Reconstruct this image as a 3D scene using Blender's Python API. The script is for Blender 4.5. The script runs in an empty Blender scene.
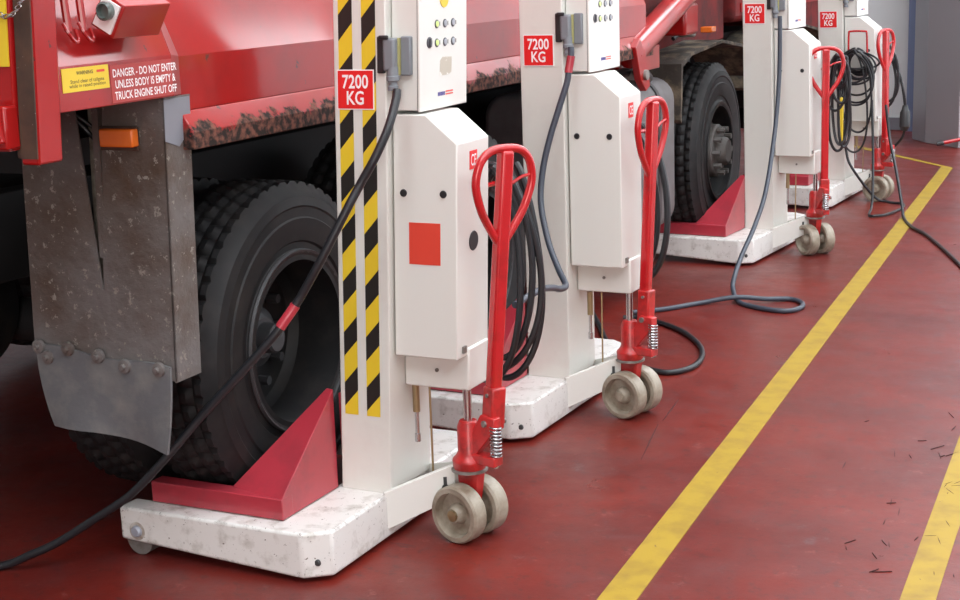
import bpy, bmesh, math, random
from mathutils import Vector, Matrix
random.seed(7)
S = bpy.context.scene
COL = S.collection
PI = math.pi

# ------------------------------------------------------------------ camera
F_PX, PITCH, YAW, ROLL, CAM_H = 1499.77, 0.2173, 0.49326, -0.03523, 1.692
Fv = Vector((-math.sin(YAW)*math.cos(PITCH), math.cos(YAW)*math.cos(PITCH), -math.sin(PITCH)))
Rv = Vector((math.cos(YAW), math.sin(YAW), 0)); Uv = Rv.cross(Fv)
R2 = Rv*math.cos(ROLL) + Uv*math.sin(ROLL); U2 = -Rv*math.sin(ROLL) + Uv*math.cos(ROLL)
cd = bpy.data.cameras.new('camera'); cam = bpy.data.objects.new('camera', cd); COL.objects.link(cam)
cd.sensor_width = 36; cd.sensor_fit = 'HORIZONTAL'; cd.lens = F_PX/960*36; cd.clip_end = 200
M3 = Matrix((R2, U2, -Fv)).transposed()
cam.matrix_world = Matrix.Translation((0, 0, CAM_H)) @ M3.to_4x4()
S.camera = cam

# ------------------------------------------------------------------ world, lights, exposure
w = bpy.data.worlds.new('world'); S.world = w; w.use_nodes = True
bg = w.node_tree.nodes['Background']; bg.inputs[0].default_value = (0.80, 0.90, 1.0, 1); bg.inputs[1].default_value = 0.4
ROOF_LIGHT = 6.5
def area(name, loc, target, sx, sy, power, col):
    l = bpy.data.lights.new(name, 'AREA'); l.shape = 'RECTANGLE'; l.size = sx; l.size_y = sy; l.energy = power; l.color = col
    o = bpy.data.objects.new(name, l); COL.objects.link(o); o.location = loc
    o.rotation_euler = (Vector(target)-Vector(loc)).to_track_quat('-Z', 'Y').to_euler()
    return o
# daylight through the open workshop door behind the camera
area('door_daylight', (2.2, -4.6, 2.2), (-1.9, 4.2, 0.9), 3.2, 3.4, 215, (1.0, 0.93, 0.88))
# daylight from the glazed right-hand side of the hall
area('side_daylight', (5.6, 8.0, 3.2), (-2.0, 8.5, 0.6), 12.0, 2.6, 135, (0.86, 0.94, 1.0))
# added fill light from the right, brightening the rear wall
area('rear_fill', (5.4, 12.6, 2.4), (-3.2, 14.9, 1.4), 2.4, 3.0, 150, (0.90, 0.96, 1.0))
S.view_settings.view_transform = 'Standard'; S.view_settings.look = 'None'
S.view_settings.gamma = 1; S.view_settings.use_curve_mapping = False
S.view_settings.exposure = 0.13

# ------------------------------------------------------------------ materials
def s2l(c): return tuple(((x/255)/12.92 if x/255 <= .04045 else ((x/255+.055)/1.055)**2.4) for x in c)
def mat(name, col, rough=.5, metal=0, spec=.5, dirt=None, dirt_amt=.5, dirt_scale=8, chip=None, chip_amt=.0, chip_scale=40,
        bump=0, bump_scale=60, coat=0, emit=None, estr=0, rvar=0):
    m = bpy.data.materials.new(name); m.use_nodes = True; nt = m.node_tree; N = nt.nodes; L = nt.links
    b = N['Principled BSDF']
    b.inputs['Roughness'].default_value = rough; b.inputs['Metallic'].default_value = metal
    b.inputs['Specular IOR Level'].default_value = spec; b.inputs['Coat Weight'].default_value = coat
    b.inputs['Coat Roughness'].default_value = .12
    c = (*col, 1); b.inputs['Base Color'].default_value = c
    tc = N.new('ShaderNodeTexCoord')
    last = None
    def noise(scale, detail=6, rough=.6):
        n = N.new('ShaderNodeTexNoise'); n.inputs['Scale'].default_value = scale; n.inputs['Detail'].default_value = detail
        n.inputs['Roughness'].default_value = rough; L.new(tc.outputs['Object'], n.inputs['Vector']); return n
    def ramp(src, a, bb):
        r = N.new('ShaderNodeMapRange'); r.inputs['From Min'].default_value = a; r.inputs['From Max'].default_value = bb
        L.new(src, r.inputs['Value']); return r.outputs['Result']
    def mix(fac, A, B):
        x = N.new('ShaderNodeMix'); x.data_type = 'RGBA'
        L.new(fac, x.inputs['Factor'])
        if isinstance(A, tuple): x.inputs['A'].default_value = (*A[:3], 1)
        else: L.new(A, x.inputs['A'])
        x.inputs['B'].default_value = (*B, 1)
        return x.outputs['Result']
    cur = col
    if dirt is not None:
        n = noise(dirt_scale); f = ramp(n.outputs['Fac'], .62-.35*dirt_amt, .80-.1*dirt_amt)
        cur = mix(f, cur, dirt)
    if chip is not None:
        n = noise(chip_scale, 4, .7); f = ramp(n.outputs['Fac'], .70-.22*chip_amt, .72-.22*chip_amt)
        cur = mix(f, cur, chip)
    if not isinstance(cur, tuple): L.new(cur, b.inputs['Base Color'])
    if rvar:
        n = noise(5); f = N.new('ShaderNodeMapRange'); L.new(n.outputs['Fac'], f.inputs['Value'])
        f.inputs['To Min'].default_value = rough-rvar; f.inputs['To Max'].default_value = rough+rvar
        L.new(f.outputs['Result'], b.inputs['Roughness'])
    if bump:
        n = noise(bump_scale); bp = N.new('ShaderNodeBump'); bp.inputs['Strength'].default_value = bump; bp.inputs['Distance'].default_value = .01
        L.new(n.outputs['Fac'], bp.inputs['Height']); L.new(bp.outputs['Normal'], b.inputs['Normal'])
    if emit:
        b.inputs['Emission Color'].default_value = (*emit, 1); b.inputs['Emission Strength'].default_value = estr
    return m
m_white = mat('white_enamel', (.70, .70, .65), .28, dirt=(.62, .59, .55), dirt_amt=.25, dirt_scale=3, coat=.25)
m_base = mat('scuffed_white_enamel', (.76, .75, .72), .38, dirt=(.36, .33, .28), dirt_amt=.30, dirt_scale=13, chip=(.12, .085, .06), chip_amt=.22, chip_scale=75)
m_white2 = mat('white_sheet_enamel', (.73, .73, .685), .25, coat=.3)
m_crack = mat('dark_crack', (.045, .015, .015), .8)
m_seam = mat('dark_seam', (.05, .05, .05), .7)
m_red = mat('red_pump_enamel', (.50, .012, .016), .25, coat=.6, dirt=(.30, .012, .012), dirt_amt=.3, dirt_scale=12)
m_redpump = mat('red_casting_enamel', (.50, .02, .02), .38, coat=.3, dirt=(.16, .015, .012), dirt_amt=.45, dirt_scale=22)
m_fork = mat('red_carriage_enamel', (.42, .032, .050), .36, dirt=(.26, .028, .04), dirt_amt=.4, dirt_scale=7, coat=.5)
m_truck = mat('red_lorry_paint', (.34, .006, .006), .32, spec=.25, coat=.75, dirt=(.19, .010, .010), dirt_amt=.45, dirt_scale=3, chip=(.10, .02, .02), chip_amt=.07, chip_scale=14)
m_truckdk = mat('dark_red_cab_paint', (.15, .008, .008), .6, spec=.25, dirt=(.03, .008, .008), dirt_amt=.7, dirt_scale=6)
m_truckdirty = mat('chipped_red_lorry_paint', (.42, .03, .032), .5, dirt=(.12, .08, .06), dirt_amt=.85, dirt_scale=16, chip=(.05, .035, .03), chip_amt=.55, chip_scale=22)
m_sign = mat('sign_red', (.75, .02, .02), .35)
m_orange = mat('orange_red_sticker', (.68, .06, .035), .45)
m_signw = mat('sign_white', (.88, .86, .86), .4)
m_yel = mat('tape_yellow', (.76, .55, .03), .4)
m_blk = mat('tape_black', (.018, .017, .015), .4)
m_rub = mat('black_tyre_rubber', (.009, .009, .010), .62, spec=.35, dirt=(.024, .021, .020), dirt_amt=.45, dirt_scale=11)
m_cab = mat('black_cable_rubber', (.014, .015, .018), .38)
m_cabg = mat('dark_grey_cable_rubber', (.045, .055, .075), .42)
m_plast = mat('grey_plug_plastic', (.20, .22, .24), .45)
m_dark = mat('black_plastic', (.02, .02, .022), .4)
m_steel = mat('bright_steel', (.55, .55, .56), .25, metal=1)
m_dsteel = mat('dull_steel', (.30, .29, .27), .5, metal=.6, dirt=(.14, .12, .10), dirt_amt=.5, dirt_scale=20)
m_brass = mat('brass', (.36, .27, .15), .4, metal=.8)
m_wheel = mat('worn_cream_wheel', (.38, .34, .27), .40, dirt=(.16, .12, .08), dirt_amt=.85, dirt_scale=16)
m_rim = mat('black_rim_paint', (.009, .009, .010), .5, spec=.4, dirt=(.028, .024, .020), dirt_amt=.4)
m_rimedge = mat('worn_rim_edge', (.045, .045, .048), .45)
m_bolt = mat('zinc_bolt', (.42, .45, .52), .45, metal=.3)
m_brownl = mat('rusty_scuff', (.30, .24, .19), .7, dirt=(.62, .60, .56), dirt_amt=.7, dirt_scale=40)
m_hubd = mat('mud_grey_hub', (.10, .095, .09), .65, dirt=(.05, .035, .025), dirt_amt=.6, dirt_scale=14)
m_rim2 = mat('dusty_black_hub', (.05, .052, .056), .5)
m_hub = mat('dusty_hub', (.16, .17, .18), .6)
m_guard = mat('dirty_galvanised_plate', (.165, .155, .15), .55, metal=.1, dirt=(.075, .042, .022), dirt_amt=.68, dirt_scale=3.5, chip=(.27, .25, .22), chip_amt=.40, chip_scale=42, bump=.6, bump_scale=26)
m_flap = mat('grey_rubber_flap', (.125, .130, .138), .6, dirt=(.20, .20, .19), dirt_amt=.5, dirt_scale=12, bump=.2, bump_scale=30)
m_chassis = mat('black_chassis_paint', (.012, .012, .013), .7)
m_brown = mat('rusty_dark_steel', (.05, .028, .02), .75, dirt=(.10, .05, .03), dirt_amt=.6, dirt_scale=14, chip=(.25, .2, .18), chip_amt=.1)
m_amber = mat('amber_lens', (.75, .16, .02), .25)
m_glass = mat('grey_green_lens', (.10, .13, .12), .2)
m_greyt = mat('grey_fuel_tank', (.13, .125, .13), .42, dirt=(.09, .08, .08), dirt_amt=.5)
m_caked = mat('mud_caked_mudguard', (.034, .027, .021), .85, dirt=(.22, .17, .11), dirt_amt=.42, dirt_scale=9, bump=.5, bump_scale=25)
m_caked2 = mat('flaking_pale_plate', (.24, .22, .18), .8, dirt=(.07, .05, .035), dirt_amt=.8, dirt_scale=22)
m_green = mat('green_button', (.62, .80, .25), .3)
m_ring = mat('dark_button_ring', (.06, .06, .07), .35)
m_plast2 = mat('grey_button', (.32, .34, .38), .4)
m_wall = mat('pale_wall_paint', (.74, .77, .78), .5)
m_grey = mat('grey_metal_panel', (.36, .35, .37), .32, metal=.2)
m_blue = mat('blue_grey_trim', (.16, .20, .32), .5)
m_skirt = mat('dark_skirting', (.22, .22, .25), .6)
m_ceil = mat('ceiling_sheet', (.78, .79, .80), .7)
m_roofl = mat('rooflight_glazing', (.9, .9, .9), .5, emit=(.90, .96, 1.0), estr=ROOF_LIGHT)
m_gask = mat('yellowed_gasket', (.40, .38, .16), .6)
m_stick = mat('faded_sticker', (.50, .46, .38), .6, chip=(.75, .73, .68), chip_amt=.6, chip_scale=30)
m_navy = mat('navy_print', (.05, .04, .22), .5)

def rail_mat():
    m = m_truck.copy(); m.name = 'rail_paint_with_scraped_lower_edge'; nt = m.node_tree; N = nt.nodes; L = nt.links; b = N['Principled BSDF']
    tc = N.new('ShaderNodeTexCoord'); sp = N.new('ShaderNodeSeparateXYZ'); L.new(tc.outputs['Object'], sp.inputs[0])
    n1 = N.new('ShaderNodeTexNoise'); n1.inputs['Scale'].default_value = 11; n1.inputs['Detail'].default_value = 8; n1.inputs['Roughness'].default_value = .7; L.new(tc.outputs['Object'], n1.inputs['Vector'])
    n2 = N.new('ShaderNodeTexNoise'); n2.inputs['Scale'].default_value = 45; n2.inputs['Detail'].default_value = 5; L.new(tc.outputs['Object'], n2.inputs['Vector'])
    zz = N.new('ShaderNodeMath'); zz.operation = 'MULTIPLY_ADD'; L.new(sp.outputs['Z'], zz.inputs[0]); zz.inputs[1].default_value = -5.0; zz.inputs[2].default_value = 1.300*5
    ad = N.new('ShaderNodeMath'); ad.operation = 'ADD'; L.new(zz.outputs[0], ad.inputs[0]); L.new(n1.outputs['Fac'], ad.inputs[1])
    f = N.new('ShaderNodeMapRange'); f.inputs['From Min'].default_value = .47; f.inputs['From Max'].default_value = .53; L.new(ad.outputs[0], f.inputs['Value'])
    g = N.new('ShaderNodeMapRange'); g.inputs['From Min'].default_value = .42; g.inputs['From Max'].default_value = .62; L.new(n2.outputs['Fac'], g.inputs['Value'])
    dm = N.new('ShaderNodeMix'); dm.data_type = 'RGBA'; dm.inputs['A'].default_value = (.022, .016, .014, 1); dm.inputs['B'].default_value = (.17, .07, .05, 1); L.new(g.outputs[0], dm.inputs['Factor'])
    mx = N.new('ShaderNodeMix'); mx.data_type = 'RGBA'; L.new(f.outputs[0], mx.inputs['Factor']); L.new(b.inputs['Base Color'].links[0].from_socket, mx.inputs['A']); L.new(dm.outputs['Result'], mx.inputs['B'])
    L.new(mx.outputs['Result'], b.inputs['Base Color'])
    iv = N.new('ShaderNodeMapRange'); iv.inputs['To Min'].default_value = .8; iv.inputs['To Max'].default_value = 0; L.new(f.outputs[0], iv.inputs['Value']); L.new(iv.outputs[0], b.inputs['Coat Weight'])
    rg = N.new('ShaderNodeMapRange'); rg.inputs['To Min'].default_value = .32; rg.inputs['To Max'].default_value = .8; L.new(f.outputs[0], rg.inputs['Value']); L.new(rg.outputs[0], b.inputs['Roughness'])
    return m
m_rail = rail_mat()
def floor_mat():
    m = bpy.data.materials.new('red_floor_paint'); m.use_nodes = True; nt = m.node_tree; N = nt.nodes; L = nt.links
    b = N['Principled BSDF']; tc = N.new('ShaderNodeTexCoord')
    def noise(sc, det=8, r=.6, stretch=None):
        n = N.new('ShaderNodeTexNoise'); n.inputs['Scale'].default_value = sc; n.inputs['Detail'].default_value = det; n.inputs['Roughness'].default_value = r
        if stretch:
            mp = N.new('ShaderNodeMapping'); mp.inputs['Scale'].default_value = stretch; mp.inputs['Rotation'].default_value = (0, 0, .5)
            L.new(tc.outputs['Object'], mp.inputs['Vector']); L.new(mp.outputs['Vector'], n.inputs['Vector'])
        else: L.new(tc.outputs['Object'], n.inputs['Vector'])
        return n.outputs['Fac']
    def rng(src, a, c, lo=0, hi=1):
        r = N.new('ShaderNodeMapRange'); L.new(src, r.inputs['Value'])
        for k, v in zip(('From Min', 'From Max', 'To Min', 'To Max'), (a, c, lo, hi)): r.inputs[k].default_value = v
        return r.outputs['Result']
    def mix(f, A, B):
        x = N.new('ShaderNodeMix'); x.data_type = 'RGBA'; L.new(f, x.inputs['Factor'])
        if isinstance(A, tuple): x.inputs['A'].default_value = (*A, 1)
        else: L.new(A, x.inputs['A'])
        x.inputs['B'].default_value = (*B, 1); return x.outputs['Result']
    c = mix(rng(noise(1.6), .40, .62), (.165, .014, .008), (.115, .014, .011))
    c = mix(rng(noise(7, 8, .7), .50, .80), c, (.115, .028, .028))
    c = mix(rng(noise(3.2, 10, .75), .62, .68, 0, .7), c, (.135, .085, .09))
    c = mix(rng(noise(19, 8, .8), .545, .60, 0, .55), c, (.06, .017, .016))
    c = mix(rng(noise(11, 8, .8), .59, .64, 0, .5), c, (.26, .085, .075))
    c = mix(rng(noise(5, 10, .85, (1, 4, 1)), .59, .62, 0, .8), c, (.06, .025, .028))
    L.new(c, b.inputs['Base Color'])
    L.new(rng(noise(4, 8, .7), .3, .75, .26, .50), b.inputs['Roughness'])
    b.inputs['Specular IOR Level'].default_value = .42
    bp = N.new('ShaderNodeBump'); bp.inputs['Strength'].default_value = .25; bp.inputs['Distance'].default_value = .004
    L.new(noise(14, 8, .7), bp.inputs['Height']); L.new(bp.outputs['Normal'], b.inputs['Normal'])
    return m
m_floor = floor_mat()
m_line = mat('yellow_line_paint', (.37, .245, .022), .5, spec=.3, dirt=(.26, .16, .022), dirt_amt=.5, dirt_scale=10, chip=(.16, .09, .03), chip_amt=.12, chip_scale=30)

# ------------------------------------------------------------------ mesh helpers
class MB:
    def __init__(s): s.bm = bmesh.new(); s.mi = 0; s.X = Matrix.Identity(4)
    def _f(s, vs):
        try: f = s.bm.faces.new(vs); f.material_index = s.mi; return f
        except ValueError: return None
    def v(s, p): return s.bm.verts.new(s.X @ Vector(p))
    def box(s, x0, x1, y0, y1, z0, z1):
        a = [s.v(p) for p in [(x0,y0,z0),(x1,y0,z0),(x1,y1,z0),(x0,y1,z0),(x0,y0,z1),(x1,y0,z1),(x1,y1,z1),(x0,y1,z1)]]
        for q in ((3,2,1,0),(4,5,6,7),(0,1,5,4),(1,2,6,5),(2,3,7,6),(3,0,4,7)): s._f([a[i] for i in q])
        return s
    def prism(s, pts, axis, a, b):
        # polygon pts (2D) extruded along axis from a to b; pts in the two remaining axes in order
        def P(p, t):
            return {'x': (t, p[0], p[1]), 'y': (p[0], t, p[1]), 'z': (p[0], p[1], t)}[axis]
        A = [s.v(P(p, a)) for p in pts]; B = [s.v(P(p, b)) for p in pts]
        s._f(A[::-1]); s._f(B)
        for i in range(len(pts)):
            j = (i+1) % len(pts); s._f([A[i], A[j], B[j], B[i]])
        return s
    def hull(s, pts):
        vs = [s.v(p) for p in pts]; r = bmesh.ops.convex_hull(s.bm, input=vs)
        for f in s.bm.faces:
            if f.index == -1 or f.material_index == 0: pass
        return s
    def lathe(s, prof, axis='z', c=(0,0,0), n=32, ang=None):
        # prof: (radius, height) list; closed ends if radius 0
        rings = []
        for r, h in prof:
            if r < 1e-6:
                rings.append([s.v(s._ax(0, 0, h, axis, c))])
            else:
                rings.append([s.v(s._ax(r*math.cos(2*PI*i/n), r*math.sin(2*PI*i/n), h, axis, c)) for i in range(n)])
        for A, B in zip(rings, rings[1:]):
            for i in range(n):
                j = (i+1) % n
                if len(A) == 1 and len(B) == 1: break
                if len(A) == 1: s._f([A[0], B[i], B[j]])
                elif len(B) == 1: s._f([A[i], A[j], B[0]])
                else: s._f([A[i], A[j], B[j], B[i]])
        return s
    def _ax(s, a, b, h, axis, c):
        p = {'z': (a, b, h), 'x': (h, a, b), 'y': (b, h, a)}[axis]
        return (p[0]+c[0], p[1]+c[1], p[2]+c[2])
    def cyl(s, c, r, h0, h1, axis='z', n=24, r2=None):
        r2 = r if r2 is None else r2
        return s.lathe([(0, h0), (r, h0), (r2, h1), (0, h1)], axis, c, n)
    def tube(s, pts, r, n=10, closed=False, rz=None):
        pts = [Vector(p) for p in pts]; m = len(pts); T = []
        for i in range(m):
            a = pts[(i-1) % m] if closed or i > 0 else pts[i]; b = pts[(i+1) % m] if closed or i < m-1 else pts[i]
            t = (b-a); T.append(t.normalized() if t.length > 1e-9 else Vector((0, 0, 1)))
        up = Vector((0, 0, 1)) if abs(T[0].z) < .9 else Vector((1, 0, 0))
        nrm = (up - T[0]*up.dot(T[0])).normalized(); rings = []
        for i in range(m):
            nrm = (nrm - T[i]*nrm.dot(T[i]))
            nrm = nrm.normalized() if nrm.length > 1e-6 else T[i].orthogonal().normalized()
            bn = T[i].cross(nrm); rr = r[i] if isinstance(r, (list, tuple)) else r
            rings.append([s.v(pts[i]+nrm*rr*math.cos(2*PI*k/n)+bn*rr*(rz or 1)*math.sin(2*PI*k/n)) for k in range(n)])
        for i in range(m if closed else m-1):
            A, B = rings[i], rings[(i+1) % m]
            for k in range(n):
                l = (k+1) % n; s._f([A[k], A[l], B[l], B[k]])
        if not closed: s._f(rings[0][::-1]); s._f(rings[-1])
        return s
    def build(s, name, mats, parent=None, bevel=0, smooth=True, rot=None, seg=2, recalc=True):
        if recalc: bmesh.ops.recalc_face_normals(s.bm, faces=s.bm.faces)
        me = bpy.data.meshes.new(name); s.bm.to_mesh(me); s.bm.free()
        for m in (mats if isinstance(mats, (list, tuple)) else [mats]): me.materials.append(m)
        if smooth:
            me.polygons.foreach_set('use_smooth', [True]*len(me.polygons)); me.set_sharp_from_angle(angle=math.radians(32))
        o = bpy.data.objects.new(name, me); COL.objects.link(o)
        if parent: o.parent = parent
        if rot: o.rotation_euler = rot
        if bevel:
            b = o.modifiers.new('bevel', 'BEVEL'); b.width = bevel; b.segments = seg; b.limit_method = 'ANGLE'; b.angle_limit = math.radians(35); b.harden_normals = False
        return o
def spline(pts, k=6):
    pts = [Vector(p) for p in pts]; out = []
    P = [pts[0]*2-pts[1]] + pts + [pts[-1]*2-pts[-2]]
    for i in range(1, len(P)-2):
        for j in range(k):
            t = j/k; a, b, c, d = P[i-1], P[i], P[i+1], P[i+2]
            out.append(.5*((2*b)+(c-a)*t+(2*a-5*b+4*c-d)*t*t+(3*b-a-3*c+d)*t**3))
    out.append(pts[-1]); return out
def thing(name, label, cat, loc=(0,0,0), rot=(0,0,0), group=None):
    o = bpy.data.objects.new(name, None); COL.objects.link(o); o.location = loc; o.rotation_euler = rot
    o.empty_display_size = .1
    o['label'] = label; o['category'] = cat
    if group: o['group'] = group
    return o
def tag(o, label, cat, group=None):
    o['label'] = label; o['category'] = cat
    if group: o['group'] = group
    return o
def struct(o): o['kind'] = 'structure'; return o
def text(s, name, frame, w_, h_, m, parent, bold=.01, center=True, line=.85, align='CENTER'):
    # frame: 4x4 (local x -> text x, local y -> text y); fitted to w_ x h_
    c = bpy.data.curves.new('t', 'FONT'); c.body = s; c.align_x = align; c.offset = bold; c.space_line = line; c.extrude = 0; c.resolution_u = 3
    to = bpy.data.objects.new('t', c); COL.objects.link(to)
    bpy.context.view_layer.update()
    me = bpy.data.meshes.new_from_object(to.evaluated_get(bpy.context.evaluated_depsgraph_get()))
    bpy.data.objects.remove(to); bpy.data.curves.remove(c)
    xs = [v.co.x for v in me.vertices]; ys = [v.co.y for v in me.vertices]
    cx, cy = (min(xs)+max(xs))/2, (min(ys)+max(ys))/2; sx = w_/(max(xs)-min(xs)); sy = h_/(max(ys)-min(ys))
    for v in me.vertices: v.co = frame @ Vector(((v.co.x-cx)*sx, (v.co.y-cy)*sy, 0))
    me.name = name; me.materials.clear(); me.materials.append(m)
    o = bpy.data.objects.new(name, me); COL.objects.link(o); o.parent = parent; return o
def FY(x, y, z): return Matrix(((1,0,0,x),(0,0,-1,y),(0,1,0,z),(0,0,0,1)))      # faces -y
def FX(x, y, z): return Matrix(((0,0,1,x),(1,0,0,y),(0,1,0,z),(0,0,0,1)))       # faces +x

# ------------------------------------------------------------------ setting
struct(MB().box(-9, 6, -6, 15.0, -.12, 0).build('floor', m_floor, smooth=False))
# rear wall, seen past the far lift
a = MB(); a.box(-9, 6, 15.0, 15.15, 0, 5.2); struct(a.build('wall_back', m_wall, smooth=False))
a = MB(); a.box(-9.15, -9, -6, 15.15, 0, 5.2); struct(a.build('wall_left', m_wall, smooth=False))
a = MB(); a.box(6, 6.15, -6, 15.15, 0, 1.8); a.box(6, 6.15, -6, 15.15, 4.6, 5.2); a.box(6, 6.15, -6, .8, 1.8, 4.6); a.box(6, 6.15, 13.2, 15.15, 1.8, 4.6)
struct(a.build('wall_right', m_wall, smooth=False))
a = MB(); a.box(-9, -.4, -6.15, -6, 0, 5.2); a.box(3.6, 6, -6.15, -6, 0, 5.2); a.box(-.4, 3.6, -6.15, -6, 4.2, 5.2)
struct(a.build('wall_front', m_wall, smooth=False))
# ceiling with long rooflight bands along the hall
bands = [(-2.3, -.7), (.9, 2.9)]
a = MB(); xs = [-9] + [q for b_ in bands for q in b_] + [6]
for i in range(0, len(xs), 2): a.box(xs[i], xs[i+1], -6, 15.15, 5.2, 5.3)
for x0, x1 in bands: a.box(x0, x1, -6, -2.0, 5.2, 5.3); a.box(x0, x1, 14.9, 15.15, 5.2, 5.3)
struct(a.build('ceiling', m_ceil, smooth=False))
for i, (x0, x1) in enumerate(bands):
    a = MB(); a.box(x0, x1, -2.0, 14.9, 5.24, 5.28); struct(a.build('window_%d' % (i+1), m_roofl, smooth=False))
a = MB(); a.box(-9, -3.24, 14.97, 15.0, 0, .12); a.box(-2.9, 6, 14.97, 15.0, 0, .12); struct(a.build('baseboard_back', m_skirt, smooth=False))
# yellow floor markings
def strip(name, pts):
    a = MB(); a.prism(pts, 'z', 0.0, .0025); return struct(a.build(name, m_line, smooth=False))
strip('trim_1', [(-1.289, .7), (-1.183, .7), (-2.286, 12.344), (-2.387, 12.40)])
strip('trim_2', [(-2.286, 12.344), (-3.60, 13.90), (-3.72, 13.90), (-2.387, 12.40)])
strip('trim_3', [(-.709, 2.6), (-.622, 2.6), (-.995, 7.35), (-1.095, 7.35)])
# painted-over slab joint and worn cracks in the floor paint
a = MB(); rr = random.Random(12)
marks = [(-1.93, 4.85, 1.80, .42), (-2.0, 5.25, 1.72, .30)]
for q in range(46):
    x, y = rr.gauss(-.86, .13), rr.uniform(3.9, 5.6); an = rr.choice((.45, 1.85, 1.95, 1.1, 1.6, 2.1)) + rr.uniform(-.15, .15)
    marks.append((x - .09*(y-4.5), y, an, rr.uniform(.02, .075)))
for x, y, an, ln in marks:
    dx, dy = math.cos(an)*ln/2, math.sin(an)*ln/2; wd_ = .0012 if ln < .1 else .0015; nx, ny = -math.sin(an)*wd_, math.cos(an)*wd_
    a.prism([(x-dx, y-dy), (x+nx, y+ny), (x+dx, y+dy), (x-nx, y-ny)], 'z', 0, .003)
struct(a.build('trim_4', m_crack, smooth=False))

# ------------------------------------------------------------------ the lorry
TX, TY, TR = -2.66, 3.76, .053
truck = thing('dump_truck', 'red lorry with chipped lower rail, filling the left side behind the lifts', 'truck', (TX, TY, 0), (0, 0, TR))
WR = .502
def tyre(name, x_out, width, yc, zc, parent, WR=WR):
    n = 216; prof = [(.262, .004), (.285, .004), (.298, .016), (.318, .016), (.324, .009), (.36, .002), (.395, -.002), (.400, .003), (.43, .003), (.436, -.001), (.465, .006), (.470, .014), (.492, .026), (.505, .034)]
    a = MB(); rings = []
    W = width
    left = [(r, h) for r, h in prof]; right = [(r, W-h) for r, h in prof[::-1]]
    xs_t = []
    k = 12
    for i in range(k+1): xs_t.append(.036+(W-.072)*i/k)
    full = left + [(None, x) for x in xs_t] + right
    for idx, (r, h) in enumerate(full):
        ring = []
        for i in range(n):
            if r is None:
                j = xs_t.index(h); q = j % 3
                rr = WR - (.014 if q == 2 else 0)
                if q != 2 and ((i + 2*(j//3)) % 4) < 1 and j not in (0, k): rr -= .013
                if j in (0, k): rr = WR-.003 - (.009 if (i % 4) < 1 else 0)
            else: rr = r*WR/.515 - (.005 if h in (.034, W-.034) and (i % 4) < 1 else 0)
            t = 2*PI*i/n
            ring.append(a.v((x_out-h, yc+rr*math.cos(t), zc+rr*math.sin(t))))
        rings.append(ring)
    rings.append(rings[0])
    for A, B in zip(rings, rings[1:]):
        for i in range(n):
            j = (i+1) % n; a._f([A[i], A[j], B[j], B[i]])
    return a.build(name, m_rub, parent)
def dual_wheel(yc, zc):
    t = tyre('wheel', 0, .29, yc, zc, truck)
    a = MB(); a.lathe([(.272, -.004), (.286, .002), (.288, -.012), (.268, -.03), (.262, -.16), (.235, -.20), (.12, -.215), (.115, -.19), (0, -.19)], 'x', (0, yc, zc), 48)
    a.build('rim', m_rim, t)
    a = MB(); a.lathe([(.262, -.010), (.279, -.001), (.287, .003), (.290, -.006), (.284, -.014)], 'x', (0, yc, zc), 64); a.build('rim_flange', m_rimedge, t)
    a = MB(); a.lathe([(.10, -.20), (.095, -.16), (.065, -.14), (.050, -.14), (.047, -.095), (.040, -.088), (0, -.088)], 'x', (0, yc, zc), 32)
    a.build('hub', m_rim2, t)
    for i in range(10):
        an = 2*PI*i/10; a = MB(); a.cyl((0, yc+.165*math.cos(an), zc+.165*math.sin(an)), .016, -.205, -.165, 'x', 6); a.build('wheel_nut', m_rimedge, t)
    tyre('inner_tyre', -.33, .29, yc, zc, truck)
def steer_wheel(yc, zc):
    t = tyre('wheel', 0, .29, yc, zc, truck, .520)
    a = MB(); a.lathe([(.272, .0), (.290, .004), (.290, -.012), (.266, -.03), (.255, -.12), (.21, -.10), (.17, -.07), (0, -.07)], 'x', (0, yc, zc), 48); a.build('rim', m_rim, t)
    a = MB(); a.lathe([(.160, -.07), (.156, -.020), (.150, -.012), (.105, -.008), (.090, -.002), (.080, .035), (.068, .048), (.03, .050), (0, .048)], 'x', (0, yc, zc), 32); a.build('hub', m_hubd, t)
    for i in range(10):
        an = 2*PI*i/10; a = MB(); a.cyl((0, yc+.130*math.cos(an), zc+.130*math.sin(an)), .017, -.015, .034, 'x', 6); a.build('wheel_nut', m_hubd, t)
for y_ in (0, 1.37): dual_wheel(y_, .572)
for y_ in (4.74, 6.79): steer_wheel(y_, .590)
# off-side wheels and axles under the chassis
for y_, ww in ((0, .60), (1.37, .60), (4.74, .29), (6.79, .29)):
    tyre('offside_wheel', -2.42+ww, ww, y_, .57, truck)
    a = MB(); a.cyl((0, y_, .57), .075, -2.3, -.3, 'x', 16); a.build('axle', m_chassis, truck)
a = MB(); a.box(-.95, -.86, -1.0, 8.2, .78, 1.06); a.box(-1.66, -1.57, -1.0, 8.2, .78, 1.06)
for y_ in (-.9, .68, 2.4, 3.9, 5.8, 8.0): a.box(-1.6, -.9, y_, y_+.1, .8, 1.0)
a.build('chassis_rail', m_chassis, truck, .004)
a = MB(); a.box(-2.40, -.50, -.55, 3.3, 1.16, 1.24); a.box(-2.40, -.40, 3.3, 8.6, 1.50, 1.56); a.box(-2.45, -.35, 3.3, 8.6, 1.2, 1.3) if False else None
a.build('body_floor', m_chassis, truck)
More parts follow.
